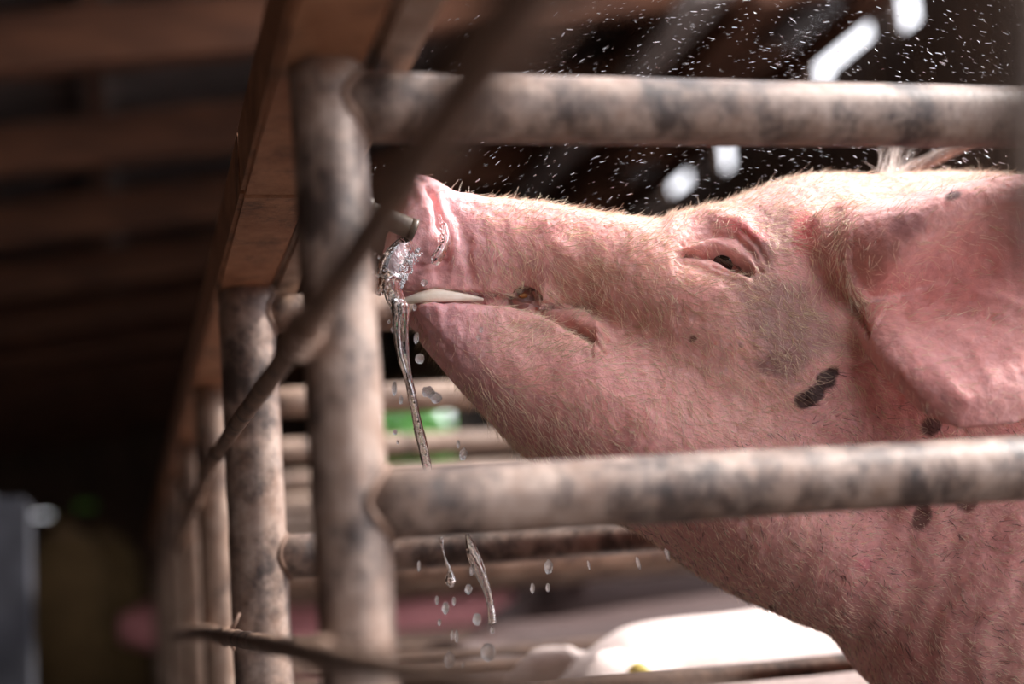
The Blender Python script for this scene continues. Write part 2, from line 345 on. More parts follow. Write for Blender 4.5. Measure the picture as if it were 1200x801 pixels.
# ------------------------------------------------------------------ background pigs
def loft(stations, n=10, k=48):
    # station: top xyz(xz), bottom xz, half width, exponent, bottom swell
    S_ = crom(np.array([[*s] for s in stations], float), n); R = []
    for (tx, tz, bx, bz, hw, ex, sw) in S_:
        ring = []
        for j in range(k):
            a = 2*math.pi*j/k; u, v = math.cos(a), math.sin(a)
            uu = math.copysign(abs(u)**(2/ex), u); vv = math.copysign(abs(v)**(2/ex), v)
            t = (1-uu)/2
            ring.append((tx+(bx-tx)*t, hw*vv*(1+sw*(t-0.5)), tz+(bz-tz)*t))
        R.append(ring)
    return rings_mesh(np.array(R))
def remeshed(parts, voxel, name, smooth_it=2):
    V = []; F = []
    for v, f in parts:
        b0 = len(V); V += [tuple(map(float, p)) for p in v]; F += [tuple(i+b0 for i in q) for q in f]
    me = bpy.data.meshes.new(name); me.from_pydata(V, [], F); me.update()
    bm = bmesh.new(); bm.from_mesh(me); bmesh.ops.recalc_face_normals(bm, faces=bm.faces[:]); bm.to_mesh(me); bm.free()
    o = bpy.data.objects.new(name, me); COL.objects.link(o)
    r = o.modifiers.new('r', 'REMESH'); r.mode = 'VOXEL'; r.voxel_size = voxel; r.use_smooth_shade = True
    s = o.modifiers.new('s', 'SMOOTH'); s.iterations = smooth_it; s.factor = 0.5
    dg = bpy.context.evaluated_depsgraph_get(); out = bpy.data.meshes.new_from_object(o.evaluated_get(dg))
    bpy.data.objects.remove(o); out.name = name; return out
def ear_vf(net, th, nu=8, nv=8):
    net = np.asarray(net, float); A = np.array([crom(row, nu) for row in net]); A = np.array([crom(A[:, i], nv) for i in range(A.shape[1])]).transpose(1, 0, 2)
    n, m_, _ = A.shape; gu = np.gradient(A, axis=1); gv = np.gradient(A, axis=0); N = np.cross(gu, gv); N /= np.linalg.norm(N, axis=2)[:, :, None]+1e-9
    th = np.broadcast_to(th, (n, m_))[:, :, None]
    V = np.vstack([(A+N*th/2).reshape(-1, 3), (A-N*th/2).reshape(-1, 3)]); F = []; o = n*m_
    for i in range(n-1):
        for j in range(m_-1):
            a = i*m_+j; F += [(a, a+1, a+m_+1, a+m_), (o+a, o+a+m_, o+a+m_+1, o+a+1)]
    edge = [(0, j) for j in range(m_)]+[(i, m_-1) for i in range(1, n)]+[(n-1, j) for j in range(m_-2, -1, -1)]+[(i, 0) for i in range(n-2, 0, -1)]
    ids = [i*m_+j for i, j in edge]
    for a, b_ in zip(ids, ids[1:]+ids[:1]): F.append((a, o+a, o+b_, b_))
    return V, F, A
def leg(x, y, z, dx=0.0):
    P = crom([(x, y, z), (x+0.02+dx, y, z*0.62), (x-0.01+dx, y, z*0.36), (x+dx, y, 0.09), (x-0.015+dx, y, 0.0)], 5)
    r = np.interp(np.linspace(0, 1, len(P)), [0, 0.3, 0.55, 0.8, 1], [0.105, 0.07, 0.05, 0.038, 0.05]); return rings_mesh(tube_rings(P, r, 14))
def simple_pig(lying, zsq=1.0):
    st = [(-0.30, 0.66, -0.315, 0.56, 0.045, 2.3, 0), (-0.27, 0.675, -0.27, 0.535, 0.055, 2.3, 0), (-0.2, 0.70, -0.17, 0.50, 0.06, 2.2, 0), (-0.1, 0.78, -0.05, 0.47, 0.095, 2.2, 0.1),
          (0.02, 0.87, 0.06, 0.44, 0.13, 2.2, 0.1), (0.2, 0.88, 0.22, 0.38, 0.17, 2.2, 0), (0.5, 0.9, 0.5, 0.3, 0.23, 2.2, 0), (1.0, 0.92, 1.0, 0.26, 0.26, 2.2, 0), (1.45, 0.88, 1.45, 0.3, 0.24, 2.2, 0), (1.68, 0.75, 1.68, 0.42, 0.13, 2.2, 0), (1.73, 0.66, 1.73, 0.55, 0.04, 2, 0)]
    parts = [loft(st, 6, 32)]
    for s in (-1, 1):
        net = [[(0.0, s*0.08, 0.84), (-0.06, s*0.13, 0.90), (-0.12, s*0.16, 0.88), (-0.17, s*0.16, 0.80)],
               [(0.02, s*0.11, 0.80), (-0.04, s*0.19, 0.83), (-0.10, s*0.21, 0.79), (-0.16, s*0.18, 0.75)],
               [(0.02, s*0.12, 0.73), (-0.02, s*0.17, 0.74), (-0.07, s*0.19, 0.70), (-0.13, s*0.18, 0.70)]]
        if lying: net = [[(x, y*(0.94 if i else 1), z-0.05*i) for i, (x, y, z) in enumerate(row)] for row in net]
        parts.append(ear_vf(net, 0.03, 4, 4)[:2])
        parts += [leg(0.36, s*0.13, 0.5), leg(1.45, s*0.13, 0.5, 0.05)]
    if lying:
        parts = [(np.asarray(v, float)*np.array([1, 1, 1]), f) for v, f in parts]
        parts = [(np.array([(x, y, max(z-0.29, 0.0+0.02*abs(y))) for x, y, z in v]), f) for v, f in parts]
    return remeshed(parts, 0.02, 'body', 6)
pig_stand = simple_pig(False); pig_lie = simple_pig(True)
def bg_pig(name, me, loc, m, label, snout=True, sc=1.0, rotz=0.0):
    o = empty(name, loc); o.rotation_euler.z = rotz; o.scale = (sc, sc, sc); tag(o, label, 'pig', 'other pigs in the row of stalls')
    mm = me.copy(); mm.materials.clear(); mm.materials.append(m); b_ = link(bpy.data.objects.new('body', mm), o)
    dz = -0.29 if me is pig_lie else 0
    for s in (-1, 1):
        e = mesh_obj('eye', *rings_mesh(tube_rings(crom([(-0.10, s*0.085, 0.70+dz), (-0.10, s*0.10, 0.70+dz)], 3), [0.012, 0.013, 0.011, 0.006], 10)), MT['eye'], o)
        nn = mesh_obj('nostril', *rings_mesh(tube_rings(crom([(-0.29, s*0.018, 0.615+dz), (-0.318, s*0.018, 0.612+dz)], 3), 0.010, 10)), MT['eye'], o)
    tube_ = mesh_obj('tail', *rings_mesh(tube_rings(crom([(1.7, 0, 0.68+dz), (1.78, 0.02, 0.66+dz), (1.80, 0.0, 0.60+dz), (1.76, -0.02, 0.58+dz)], 5), 0.012, 8)), m, o)
    return o
pz = at(780, 725, S*1.5)
wp = bg_pig('resting_pig', pig_lie, (pz[0]-0.09, S*1.5, 0), MT['white_pig'], 'pale pig lying in sunlight in the stall behind the drinking pig', True, 1.06)
p = at(752, 790, S*1.5)
bg_pig('resting_pig', pig_lie, (0.62, S*3.5, 0), MT['brown_pig'], 'brown pig lying between the third and fourth dividers past the drinking pig', sc=1.05)
bg_pig('standing_pig', pig_stand, (1.25, S*5.5, 0), MT['brown_pig'], 'brown pig standing far back in the row of stalls', sc=0.95)
q = at(160, 692, 5.6)
bg_pig('standing_pig', pig_stand, (q[0]+0.26, S*8.5, q[2]*1.06-0.62 if False else 0), MT['pink_pig'], 'pink pig poking its snout out at the far end of the stall row', sc=1.12)
tl = lambda p: (np.asarray(p)-np.array(wp.location))/1.06
ptag = mesh_obj('ear_tag', *rings_mesh(tube_rings([tl(at(748, 792, y)) for y in (0.83, 0.822, 0.816)], [0.012, 0.014, 0.012], 16)), MT['tag'], wp)
mesh_obj('tag_stud', *rings_mesh(tube_rings([tl(at(748, 792, y)) for y in (0.90, 0.86, 0.814)], 0.003, 8)), MT['tag'], ptag)
# ------------------------------------------------------------------ the drinking pig
YM = 0.34
def tb(t, b_, hw, ex=2.3, sw=0.0):
    T = at(*t, YM); B = at(*b_, YM); return (T[0], T[2], B[0], B[2], hw, ex, sw)
upper = [tb((476, 222), (458, 308), 0.036), tb((473, 214), (450, 318), 0.043), tb((481, 208), (450, 329), 0.047), tb((500, 212), (474, 337), 0.047), tb((524, 224), (508, 344), 0.043), tb((560, 233), (556, 351), 0.047, 2.2),
         tb((620, 240), (622, 362), 0.058, 2.2), tb((690, 254), (684, 405), 0.077, 2.2), tb((770, 264), (735, 465), 0.104, 2.3), tb((838, 244), (790, 525), 0.126, 2.4),
         tb((918, 216), (835, 590), 0.137, 2.4, 0.1), tb((1005, 213), (900, 665), 0.142, 2.3, 0.15), tb((1100, 209), (1000, 755), 0.158, 2.2, 0.12), tb((1200, 219), (1120, 850), 0.19, 2.2, 0.1),
         (1.10, 0.985, 1.05, 0.36, 0.235, 2.2, 0), (1.45, 0.97, 1.45, 0.27, 0.262, 2.2, 0), (1.9, 0.95, 1.9, 0.28, 0.262, 2.2, 0), (2.25, 0.9, 2.25, 0.36, 0.21, 2.2, 0), (2.42, 0.76, 2.42, 0.52, 0.10, 2, 0), (2.45, 0.7, 2.45, 0.6, 0.03, 2, 0)]
jaw = [tb((486, 354), (487, 364), 0.014), tb((487, 354), (492, 384), 0.026), tb((503, 353), (508, 412), 0.036), tb((548, 354), (552, 464), 0.048), tb((610, 358), (618, 530), 0.062, 2.3), tb((690, 385), (690, 590), 0.088, 2.3),
       tb((780, 430), (772, 630), 0.11, 2.3), tb((870, 480), (850, 682), 0.125, 2.3), tb((950, 560), (930, 722), 0.12, 2.2), tb((1000, 640), (1000, 750), 0.08, 2.2)]
def shiftY(vf): return (np.asarray(vf[0])+np.array([0, YM, 0]), vf[1])
parts = [shiftY(loft(upper, 10, 64)), shiftY(loft(jaw, 10, 48))]
E_ = lambda *p: [at(a, b_, y) for a, b_, y in p]
earnet = [E_((968, 250, .225), (1005, 246, .212), (1055, 238, .185), (1112, 223, .152), (1172, 211, .128), (1250, 212, .108), (1330, 250, .10)),
          E_((955, 280, .222), (1000, 272, .180), (1048, 260, .138), (1102, 238, .112), (1162, 219, .100), (1245, 220, .092), (1335, 260, .092)),
          E_((960, 312, .222), (1002, 308, .178), (1046, 298, .134), (1104, 262, .109), (1166, 234, .098), (1247, 232, .092), (1340, 268, .091)),
          E_((985, 340, .225), (1014, 338, .196), (1052, 322, .172), (1114, 280, .145), (1174, 250, .122), (1250, 246, .104), (1345, 280, .093)),
          E_((1000, 354, .228), (1028, 352, .216), (1072, 346, .200), (1130, 328, .172), (1190, 312, .142), (1270, 308, .112), (1355, 310, .098)),
          E_((1000, 370, .226), (1030, 374, .190), (1072, 390, .160), (1130, 398, .136), (1195, 394, .114), (1275, 375, .100), (1352, 345, .096)),
          E_((998, 386, .224), (1024, 396, .180), (1058, 430, .136), (1108, 456, .112), (1170, 456, .100), (1255, 432, .093), (1342, 380, .092)),
          E_((1000, 392, .226), (1022, 406, .196), (1050, 446, .160), (1098, 492, .128), (1152, 501, .110), (1240, 476, .100), (1330, 410, .10))]
def crom1(r, n): return crom(np.asarray(r)[:, None], n)[:, 0]
thk = np.array([crom1(r, 8) for r in [[0.030, 0.024, .014, .0105, .0095, .009, .008]]*8]); thk = np.array([crom1(thk[:, i], 8) for i in range(thk.shape[1])]).T
ev, ef, EA = ear_vf(earnet, np.clip(thk, 0.008, 0.03), 8, 8)
parts.append((ev, ef)); parts.append((np.asarray(ev)*np.array([1, -1, 1])+np.array([0, 2*YM, 0]), [tuple(reversed(f)) for f in ef]))
for s in (-1, 1):
    for lx, dx in ((1.02, 0.0), (2.1, 0.05)):
        v, f = leg(lx, YM+s*0.14, 0.5, dx); parts.append((v, f))
me = remeshed(parts, 0.0042, 'drinking_pig', 4)

def getV(me): a = np.empty(len(me.vertices)*3, 'f'); me.vertices.foreach_get('co', a); return a.reshape(-1, 3).astype(float)
def setV(me, V): me.vertices.foreach_set('co', V.astype('f').ravel()); me.update()
def getN(me): a = np.empty(len(me.vertices)*3, 'f'); me.vertex_normals.foreach_get('vector', a); return a.reshape(-1, 3).astype(float)
def refine(me, fn):
    bm = bmesh.new(); bm.from_mesh(me); bm.faces.ensure_lookup_table()
    C = np.array([f.calc_center_median() for f in bm.faces]); sel = fn(C, proj(C))
    es = {e for f, s in zip(bm.faces, sel) if s for e in f.edges}
    bmesh.ops.subdivide_edges(bm, edges=list(es), cuts=1, use_grid_fill=True, smooth=0.0)
    ng = [f for f in bm.faces if len(f.verts) > 4]
    bmesh.ops.triangulate(bm, faces=ng); bm.to_mesh(me); bm.free()
def lap(me, it, mask=None, fac=0.5):
    E = np.empty(len(me.edges)*2, 'i'); me.edges.foreach_get('vertices', E); E = E.reshape(-1, 2); V = getV(me); n = len(V)
    deg = np.bincount(E.ravel(), minlength=n).astype(float)[:, None]; w_ = 1.0 if mask is None else mask[:, None]
    for _ in range(it):
        s = np.zeros_like(V)
        for c in range(3): s[:, c] = np.bincount(E[:, 0], V[E[:, 1], c], n)+np.bincount(E[:, 1], V[E[:, 0], c], n)
        V = V+fac*w_*(s/deg-V)
    setV(me, V)
_V = getV(me); _W = _V.copy(); _W[:, 1] = np.where(_W[:, 1] > YM, 2*YM-_W[:, 1], _W[:, 1]); _p = proj(_W)
_m = np.zeros(len(_V))
for (a, b_, c, d, sg) in ((725, 412, 830, 470, 38), (830, 470, 960, 600, 60), (960, 600, 1000, 720, 60)):
    A_ = np.array([a, b_], float); B_ = np.array([c, d], float); ab = B_-A_; t_ = np.clip(((_p-A_)@ab)/(ab@ab), 0, 1); _m = np.maximum(_m, np.exp(-(np.linalg.norm(_p-A_-t_[:, None]*ab, axis=1)/sg)**4))
_m *= (_V[:, 0] < 0.9)*(np.abs(_V[:, 1]-YM) > 0.04)*(_W[:, 1] > 0.15)
lap(me, 160, _m, 0.5)
refine(me, lambda C, p: (C[:, 0] < 0.86) & (C[:, 1] < YM+0.03) & (p[:, 1] < 830) & (p[:, 0] < 1260))
def zone(p, *bs): return np.any([(p[:, 0] > a) & (p[:, 0] < c) & (p[:, 1] > b_) & (p[:, 1] < d) for a, b_, c, d in bs], axis=0)
refine(me, lambda C, p: (C[:, 1] < YM) & zone(p, (430, 190, 720, 420), (775, 235, 910, 340), (1000, 380, 1050, 440)))
lap(me, 2)
# sculpting: strokes given along the visible half, mirrored onto the hidden one
def seg_d(p, poly):
    d = np.full(len(p), 1e9)
    for a, b_ in zip(poly[:-1], poly[1:]):
        a = np.array(a, float); b_ = np.array(b_, float); ab = b_-a; t = np.clip(((p-a)@ab)/(ab@ab), 0, 1)
        d = np.minimum(d, np.linalg.norm(p-a-t[:, None]*ab, axis=1))
    return d
kd = kdtree.KDTree(EA.reshape(-1, 3).shape[0])
for i, q in enumerate(EA.reshape(-1, 3)): kd.insert(Vector(q), i)
kd.balance()
def ear_mask(V):
    out = np.zeros(len(V)); c = (np.abs(V[:, 0]-EA[..., 0].mean()) < 0.3)
    for i in np.where(c)[0]:
        y = V[i].copy(); y[1] = y[1] if y[1] < YM else 2*YM-y[1]
        if y[1] > 0.26: continue
        d = kd.find(Vector(y)); out[i] = 1.0 if d[2] < 0.011 and d[1] % EA.shape[1] > 9 else 0.0
    return out
def strokes(me, lst):
    for lay in lst:
        V = getV(me); N = getN(me); near = V[:, 1] < YM; W = V.copy(); W[~near, 1] = 2*YM-W[~near, 1]; NN = N.copy(); NN[~near, 1] *= -1
        p = proj(W); face = np.clip((0.35-NN[:, 1])/0.5, 0, 1); D = np.zeros(len(V))
        for kind, poly, sg, amp, *rest in lay:
            if kind == 'b':
                cx, cy = poly; sx, sy = sg if isinstance(sg, tuple) else (sg, sg); an = math.radians(rest[0]) if rest else 0
                dx = p[:, 0]-cx; dy = p[:, 1]-cy; u = dx*math.cos(an)+dy*math.sin(an); v = -dx*math.sin(an)+dy*math.cos(an)
                D += amp*np.exp(-(u/sx)**2-(v/sy)**2)
            else:
                d = seg_d(p, poly); D += amp*(np.exp(-(d/sg)**2) if kind == 'l' else np.exp(-d/sg))
        setV(me, V+N*(D*face*(1-EM if len(EM) == len(V) else 1))[:, None])
EM = ear_mask(getV(me))
mouth = [(484, 351), (505, 348), (550, 348.5), (585, 351), (610, 353), (632, 359), (655, 371), (676, 385), (690, 394)]
strokes(me, [
    # broad forms
    [('b', (760, 330), (70, 45), 0.006), ('b', (850, 400), (60, 60), 0.005), ('b', (700, 470), (80, 50), 0.004), ('b', (800, 262), (40, 14), -0.002), ('b', (840, 300), (50, 26), -0.007),
     ('b', (648, 300), (28, 26), 0.004), ('b', (575, 300), (22, 26), 0.003), ('b', (470, 255), (16, 30), 0.002), ('b', (1010, 330), (30, 50), 0.008)],
    [('l', [(484, 216), (495, 236), (503, 262), (508, 285), (506, 304), (498, 320)], 9, 0.0034), ('l', [(503, 221), (512, 238), (515, 262), (524, 284), (523, 305), (513, 322)], 4.2, -0.006),
     ('l', [(478, 330), (500, 333), (540, 336), (580, 340), (602, 341)], 9, 0.006), ('l', [(495, 362), (540, 360), (600, 366), (650, 382)], 10, 0.0045),
     ('l', [(640, 346), (662, 362), (684, 378), (697, 388)], 11, 0.010), ('b', (637, 344), (11, 13), 0.009), ('b', (700, 402), (14, 16), 0.004),
     ('l', [(550, 284), (547, 300), (552, 322)], 5, -0.0045), ('l', [(528, 240), (540, 262), (545, 285)], 6, -0.002), ('b', (534, 300), (10, 28), 0.003), ('b', (565, 258), (14, 12), 0.0018), ('b', (600, 270), (16, 14), 0.002),
     ('l', [(652, 284), (672, 298)], 8, 0.0018), ('l', [(790, 262), (830, 254), (866, 262), (892, 284)], 12, 0.0060), ('l', [(806, 291), (835, 285), (862, 294), (884, 312)], 6.5, 0.0042),
     ('l', [(822, 309), (850, 318), (874, 327)], 6, 0.003), ('b', (850, 345), (34, 18), 0.003)],
    [('e', mouth, 2.6, -0.0135), ('e', mouth[4:], 2.6, -0.011), ('b', (618, 346), (13, 7), -0.011, 12), ('b', (628, 352), (8, 5), -0.006, 30), ('b', (693, 396), (6, 8), -0.005), ('l', [(488, 312), (508, 309), (522, 306)], 3, -0.003),
     ('e', [(801, 297), (830, 298), (852, 304), (880, 319)], 2.4, -0.012), ('b', (853, 307), (15, 4.5), -0.006, 28), ('l', [(800, 286), (835, 274), (862, 277), (884, 298), (892, 318)], 3, -0.0035),
     ('l', [(870, 270), (888, 288), (898, 306)], 3, -0.0025), ('l', [(835, 312), (862, 322)], 2.5, -0.0016), ('l', [(800, 306), (850, 326)], 2.5, -0.0014),
     ('l', [(980, 250), (972, 300), (990, 350), (1012, 392), (1024, 408)], 9, -0.0025), ('l', [(1000, 360), (1012, 385), (1024, 412), (1030, 430)], 3.5, -0.006),
     ('l', [(1024, 420), (1000, 432), (975, 436)], 4, -0.003), ('l', [(700, 388), (712, 400)], 2.5, -0.002), ('l', [(698, 398), (708, 414)], 2.5, -0.002), ('l', [(692, 402), (694, 420)], 2.5, -0.0016),
     ('b', (484, 268), (5, 8), -0.004)],
])
# fine relief
V = getV(me); N = getN(me); p = proj(V); fine = np.where((V[:, 1] < YM+0.02) & (V[:, 0] < 0.86))[0]; D = np.zeros(len(V))
for i in fine:
    x, y, z = V[i]; sn = max(0, min(1, (560-p[i, 0])/60+0.3))
    D[i] = 0.0011*noise.noise(Vector((x*42, y*42, z*42)))+(0.0007+0.0014*sn)*noise.noise(Vector((x*110, y*110, z*80)))+0.0005*noise.noise(Vector((x*230, y*230, z*230)))
    if p[i, 0] > 850 and p[i, 1] > 520: D[i] += 0.0009*math.sin((p[i, 0]*0.9+p[i, 1]*0.25)*0.16+3*noise.noise(Vector((x*14, y*14, z*14))))*min(1, (p[i, 0]-850)/150)
setV(me, V+N*D[:, None])
# ear ribs
V = getV(me); N = getN(me); p = proj(V)
d1 = seg_d(p, [(1060, 352), (1110, 340), (1170, 350), (1230, 372)]); d2 = seg_d(p, [(1050, 395), (1090, 425), (1130, 470)]); d3 = seg_d(p, [(1075, 372), (1130, 395), (1160, 440)])
D = EM*(V[:, 1] < YM)*(0.004*np.exp(-(d1/7)**2)+0.003*np.exp(-(d2/9)**2)+0.002*np.exp(-(d3/8)**2)-0.003*np.exp(-(seg_d(p, [(1060, 365), (1120, 365), (1190, 385)])/9)**2))
setV(me, V-np.array([0, 1, 0])*D[:, None])

# skin colouring
EMS = EM.copy(); _E = np.empty(len(me.edges)*2, 'i'); me.edges.foreach_get('vertices', _E); _E = _E.reshape(-1, 2); _dg = np.bincount(_E.ravel(), minlength=len(EM))
for _ in range(24): EMS = 0.5*EMS+0.5*(np.bincount(_E[:, 0], EMS[_E[:, 1]], len(EM))+np.bincount(_E[:, 1], EMS[_E[:, 0]], len(EM)))/_dg
V = getV(me); p = proj(V); near = V[:, 1] < YM+0.04
nz = np.array([noise.noise(Vector(v*38)) for v in V]); nz2 = np.array([noise.noise(Vector(v*110)) for v in V]); nz3 = np.array([noise.noise(Vector(v*9+Vector((3, 1, 2)))) for v in V]) if False else np.array([noise.noise(Vector((v[0]*9+3, v[1]*9+1, v[2]*9))) for v in V])
L = lambda *c: np.array(srgb(*c)[:3])
col = np.tile(L(227, 168, 161), (len(V), 1))
def blend(wt, c): 
    global col
    wt = np.clip(wt, 0, 1)[:, None]; col = col*(1-wt)+L(*c)*wt
ss = lambda x, a, b_: (lambda t: t*t*(3-2*t))(np.clip((x-a)/(b_-a), 0, 1))
blend(ss(-p[:, 0], -640, -520)*0.8, (232, 178, 180)); blend(0.35*np.clip(nz3*1.6, 0, 1), (214, 142, 140)); blend(0.25*np.clip(-nz3*1.6, 0, 1), (232, 190, 172))
blend(0.3*np.clip(nz*1.5, 0, 1), (208, 138, 132))
def spot(cx, cy, rx, ry, c, a=1.0, an=0, soft=0.18, on=None, wob=0.35):
    an = math.radians(an); dx = p[:, 0]-cx; dy = p[:, 1]-cy; u = (dx*math.cos(an)+dy*math.sin(an))/rx; v = (-dx*math.sin(an)+dy*math.cos(an))/ry
    r = np.sqrt(u*u+v*v)+wob*nz+0.5*wob*nz2
    k = near*1.0 if on is None else near*on
    blend(a*k*ss(-r, -1-soft, -1+soft), c)
HD = 1-EM
spot(740, 350, 90, 60, (206, 156, 136), 0.4, soft=0.6, on=HD); spot(690, 318, 34, 20, (190, 140, 110), 0.4, soft=0.6, on=HD)
spot(925, 385, 46, 56, (150, 112, 106), 0.85, -15, 0.4, HD); spot(885, 330, 26, 36, (156, 116, 108), 0.75, 0, 0.5, HD); spot(912, 268, 26, 30, (150, 108, 104), 0.75, 0, 0.5, HD); spot(922, 425, 32, 16, (140, 100, 94), 0.7, -8, 0.25, HD)
spot(942, 272, 16, 30, (212, 100, 104), 0.7, 0, 0.4, HD); spot(870, 268, 26, 9, (212, 100, 104), 0.6, 20, 0.4, HD)
for a in ((944, 468, 15, 10), (956, 461, 13, 10), (968, 445, 12, 12), (975, 437, 8, 7)): spot(*a, (66, 44, 40), 0.95, -20, 0.14, HD, 0.25)
spot(1092, 500, 13, 10, (86, 56, 50), 0.9, -30, 0.2, HD); spot(1080, 604, 11, 17, (96, 60, 54), 0.85, 20, 0.2, HD); spot(1133, 582, 15, 16, (96, 60, 54), 0.85, 0, 0.2, HD); spot(1056, 578, 6, 6, (96, 60, 54), 0.8, 0, 0.2, HD)
spot(812, 397, 5, 3, (96, 60, 54), 0.85, -30, 0.3, HD); spot(868, 405, 3, 3, (90, 60, 54), 0.7, 0, 0.3, HD); spot(904, 712, 4, 3, (110, 60, 36), 0.9, 0, 0.3, HD); spot(1013, 661, 9, 7, (226, 130, 140), 0.6, 0, 0.4, HD)
spot(1117, 229, 12, 5, (70, 44, 44), 0.9, -18, 0.25, EM); spot(1062, 262, 20, 18, (140, 90, 92), 0.6, -20, 0.4, EM); spot(1000, 320, 50, 60, (222, 158, 150), 0.6, 0, 0.5)
ds = seg_d(p, [(490, 346), (510, 343), (535, 343), (548, 346)]); blend(near*HD*ss(-ds/np.clip((556-p[:, 0])/45, 0.05, 1), -7.5, -4)*0.85*(p[:, 1] < 352), (240, 226, 208))
ca = me.color_attributes.new('tint', 'FLOAT_COLOR', 'POINT'); ca.data.foreach_set('color', np.hstack([col, np.ones((len(V), 1))]).astype('f').ravel())
me.materials.clear(); me.materials.append(MT['skin']); me.polygons.foreach_set('use_smooth', np.ones(len(me.polygons), bool))
pig = empty('drinking_pig', (1.5, YM, 0)); tag(pig, 'pink pig with dark spots drinking from a pipe with its head raised', 'pig')
me.transform(Matrix.Translation(-Vector(pig.location))); body = link(bpy.data.objects.new('body', me), pig); me.name = 'body'
PO = np.array(pig.location)
# eyes, tooth
def ball(name, c, r, m, parent, sc=(1, 1, 1)):
    bm = bmesh.new(); bmesh.ops.create_uvsphere(bm, u_segments=24, v_segments=16, radius=r)
    V = [np.array(v.co)*np.array(sc)+np.asarray(c) for v in bm.verts]; F = [tuple(v.index for v in f.verts) for f in bm.faces]; bm.free()
    return mesh_obj(name, local(parent, V), F, m, parent)
def surf_y(px, py):                                            # y of the visible skin near a pixel
    d = np.linalg.norm(p-np.array([px, py]), axis=1)+1e3*(V[:, 1] > YM)+1e3*(EM > 0.5); i = np.argsort(d)[:6]; return V[i, 1].min()
ye = surf_y(853, 306); e = at(853, 306, ye+0.008); ball('eye', e, 0.011, MT['eye'], pig, (1.25, 1, 0.8)); ball('eye', (e[0], 2*YM-e[1], e[2]), 0.011, MT['eye'], pig, (1.25, 1, 0.8))
yt = surf_y(617, 344); ball('tooth', at(613, 346.5, yt+0.001), 0.0034, MT['tooth'], pig, (1.3, 1, 0.7))

tube('gum', [at(476, 352, 0.325), at(492, 349, 0.318), at(508, 347, 0.316), at(525, 347.5, 0.315), at(545, 349, 0.315), at(566, 351, 0.318)], [0.003, 0.0045, 0.0052, 0.005, 0.004, 0.0015], MT['gum'], pig, 14, 0.45, 4, n=8)

# hair
def hair_mesh(name, roots, dirs, nor, length, width, colr, m, parent, k=4, curl=0.5, jit=0.22):
    n = len(roots); ts = np.linspace(0, 1, k); A = np.zeros((n, k, 3)); jit = rng.normal(size=(n, 3))*jit
    for i, t in enumerate(ts): A[:, i] = roots+length[:, None]*(t*dirs+t*t*(jit-nor*0.18*curl))
    tg_ = np.gradient(A, axis=1); tg_ /= np.linalg.norm(tg_, axis=2)[..., None]; u = np.cross(tg_, nor[:, None, :]+0.01); u /= np.linalg.norm(u, axis=2)[..., None]+1e-9; v = np.cross(tg_, u)
    wd = width[:, None]*np.array([1.0]+[1-0.75*t for t in ts[1:]])[None]; R = np.zeros((n, k, 3, 3))
    for j in range(3):
        a = 2*math.pi*j/3; R[:, :, j] = A+wd[..., None]*(math.cos(a)*u+math.sin(a)*v)
    Vv = R.reshape(-1, 3)-np.array(parent.location); base = (np.arange(n)*k*3)[:, None, None]
    i_, j_ = np.meshgrid(np.arange(k-1), np.arange(3), indexing='ij'); q = np.stack([i_*3+j_, i_*3+(j_+1) % 3, (i_+1)*3+(j_+1) % 3, (i_+1)*3+j_], -1).reshape(1, -1, 4)
    F = (base+q).reshape(-1, 4); mh = bpy.data.meshes.new(name); mh.vertices.add(len(Vv)); mh.vertices.foreach_set('co', Vv.astype('f').ravel())
    mh.loops.add(F.size); mh.loops.foreach_set('vertex_index', F.ravel().astype('i')); mh.polygons.add(len(F)); mh.polygons.foreach_set('loop_start', (np.arange(len(F))*4).astype('i'))
    mh.polygons.foreach_set('use_smooth', np.ones(len(F), bool)); mh.update(calc_edges=True); mh.validate()
    c_ = np.repeat(np.hstack([colr, np.ones((n, 1))]), k*3, axis=0); at_ = mh.color_attributes.new('tint', 'FLOAT_COLOR', 'POINT'); at_.data.foreach_set('color', c_.astype('f').ravel())
    mh.materials.append(m); o = link(bpy.data.objects.new(name, mh), parent); o['kind'] = 'stuff'; return o
N = getN(me)
flow = [((600, 240), (1, -.25)), ((560, 250), (1, .1)), ((540, 320), (.2, 1)), ((620, 300), (.3, 1)), ((700, 310), (.55, .9)), ((690, 260), (1, .1)), ((780, 270), (1, 0)), ((780, 340), (.45, 1)), ((850, 390), (.8, .7)), ((900, 300), (.55, .8)), ((930, 225), (1, -.1)), ((1040, 215), (1, .05)),
        ((590, 420), (.9, -.35)), ((640, 400), (1, -.2)), ((550, 450), (-.1, 1)), ((500, 390), (-.1, 1)), ((700, 480), (.75, .7)), ((800, 540), (.7, .6)), ((900, 660), (.35, .9)), ((960, 480), (.8, .5)), ((1100, 640), (.95, .2)), ((1000, 300), (.3, 1)), ((1080, 250), (1, .2)), ((1100, 400), (1, .5)), ((1000, 560), (.9, .3))]
FP = np.array([a for a, _ in flow], float); FD = np.array([b_ for _, b_ in flow], float); FD /= np.linalg.norm(FD, axis=1)[:, None]
vis = (V[:, 0] < 0.88) & (p[:, 1] < 830) & (p[:, 0] < 1230) & ((N[:, 1] < 0.25) | (N[:, 2] > 0.5)) & (V[:, 1] < YM+0.12)
dens = vis*1.0; dens *= ss(p[:, 0], 520, 580)*0.95+0.03
dens *= 1-0.85*EM
dens *= np.where(seg_d(p, mouth) < 5, 0.02, 1)*np.where(np.hypot((p[:, 0]-850)/34, (p[:, 1]-304)/13) < 1, 0.06, 1)*np.where(np.hypot((p[:, 0]-840)/60, (p[:, 1]-290)/24) < 1, 0.35, 1)
dens *= np.where(np.hypot((p[:, 0]-617)/12, (p[:, 1]-343)/11) < 1, 0, 1)
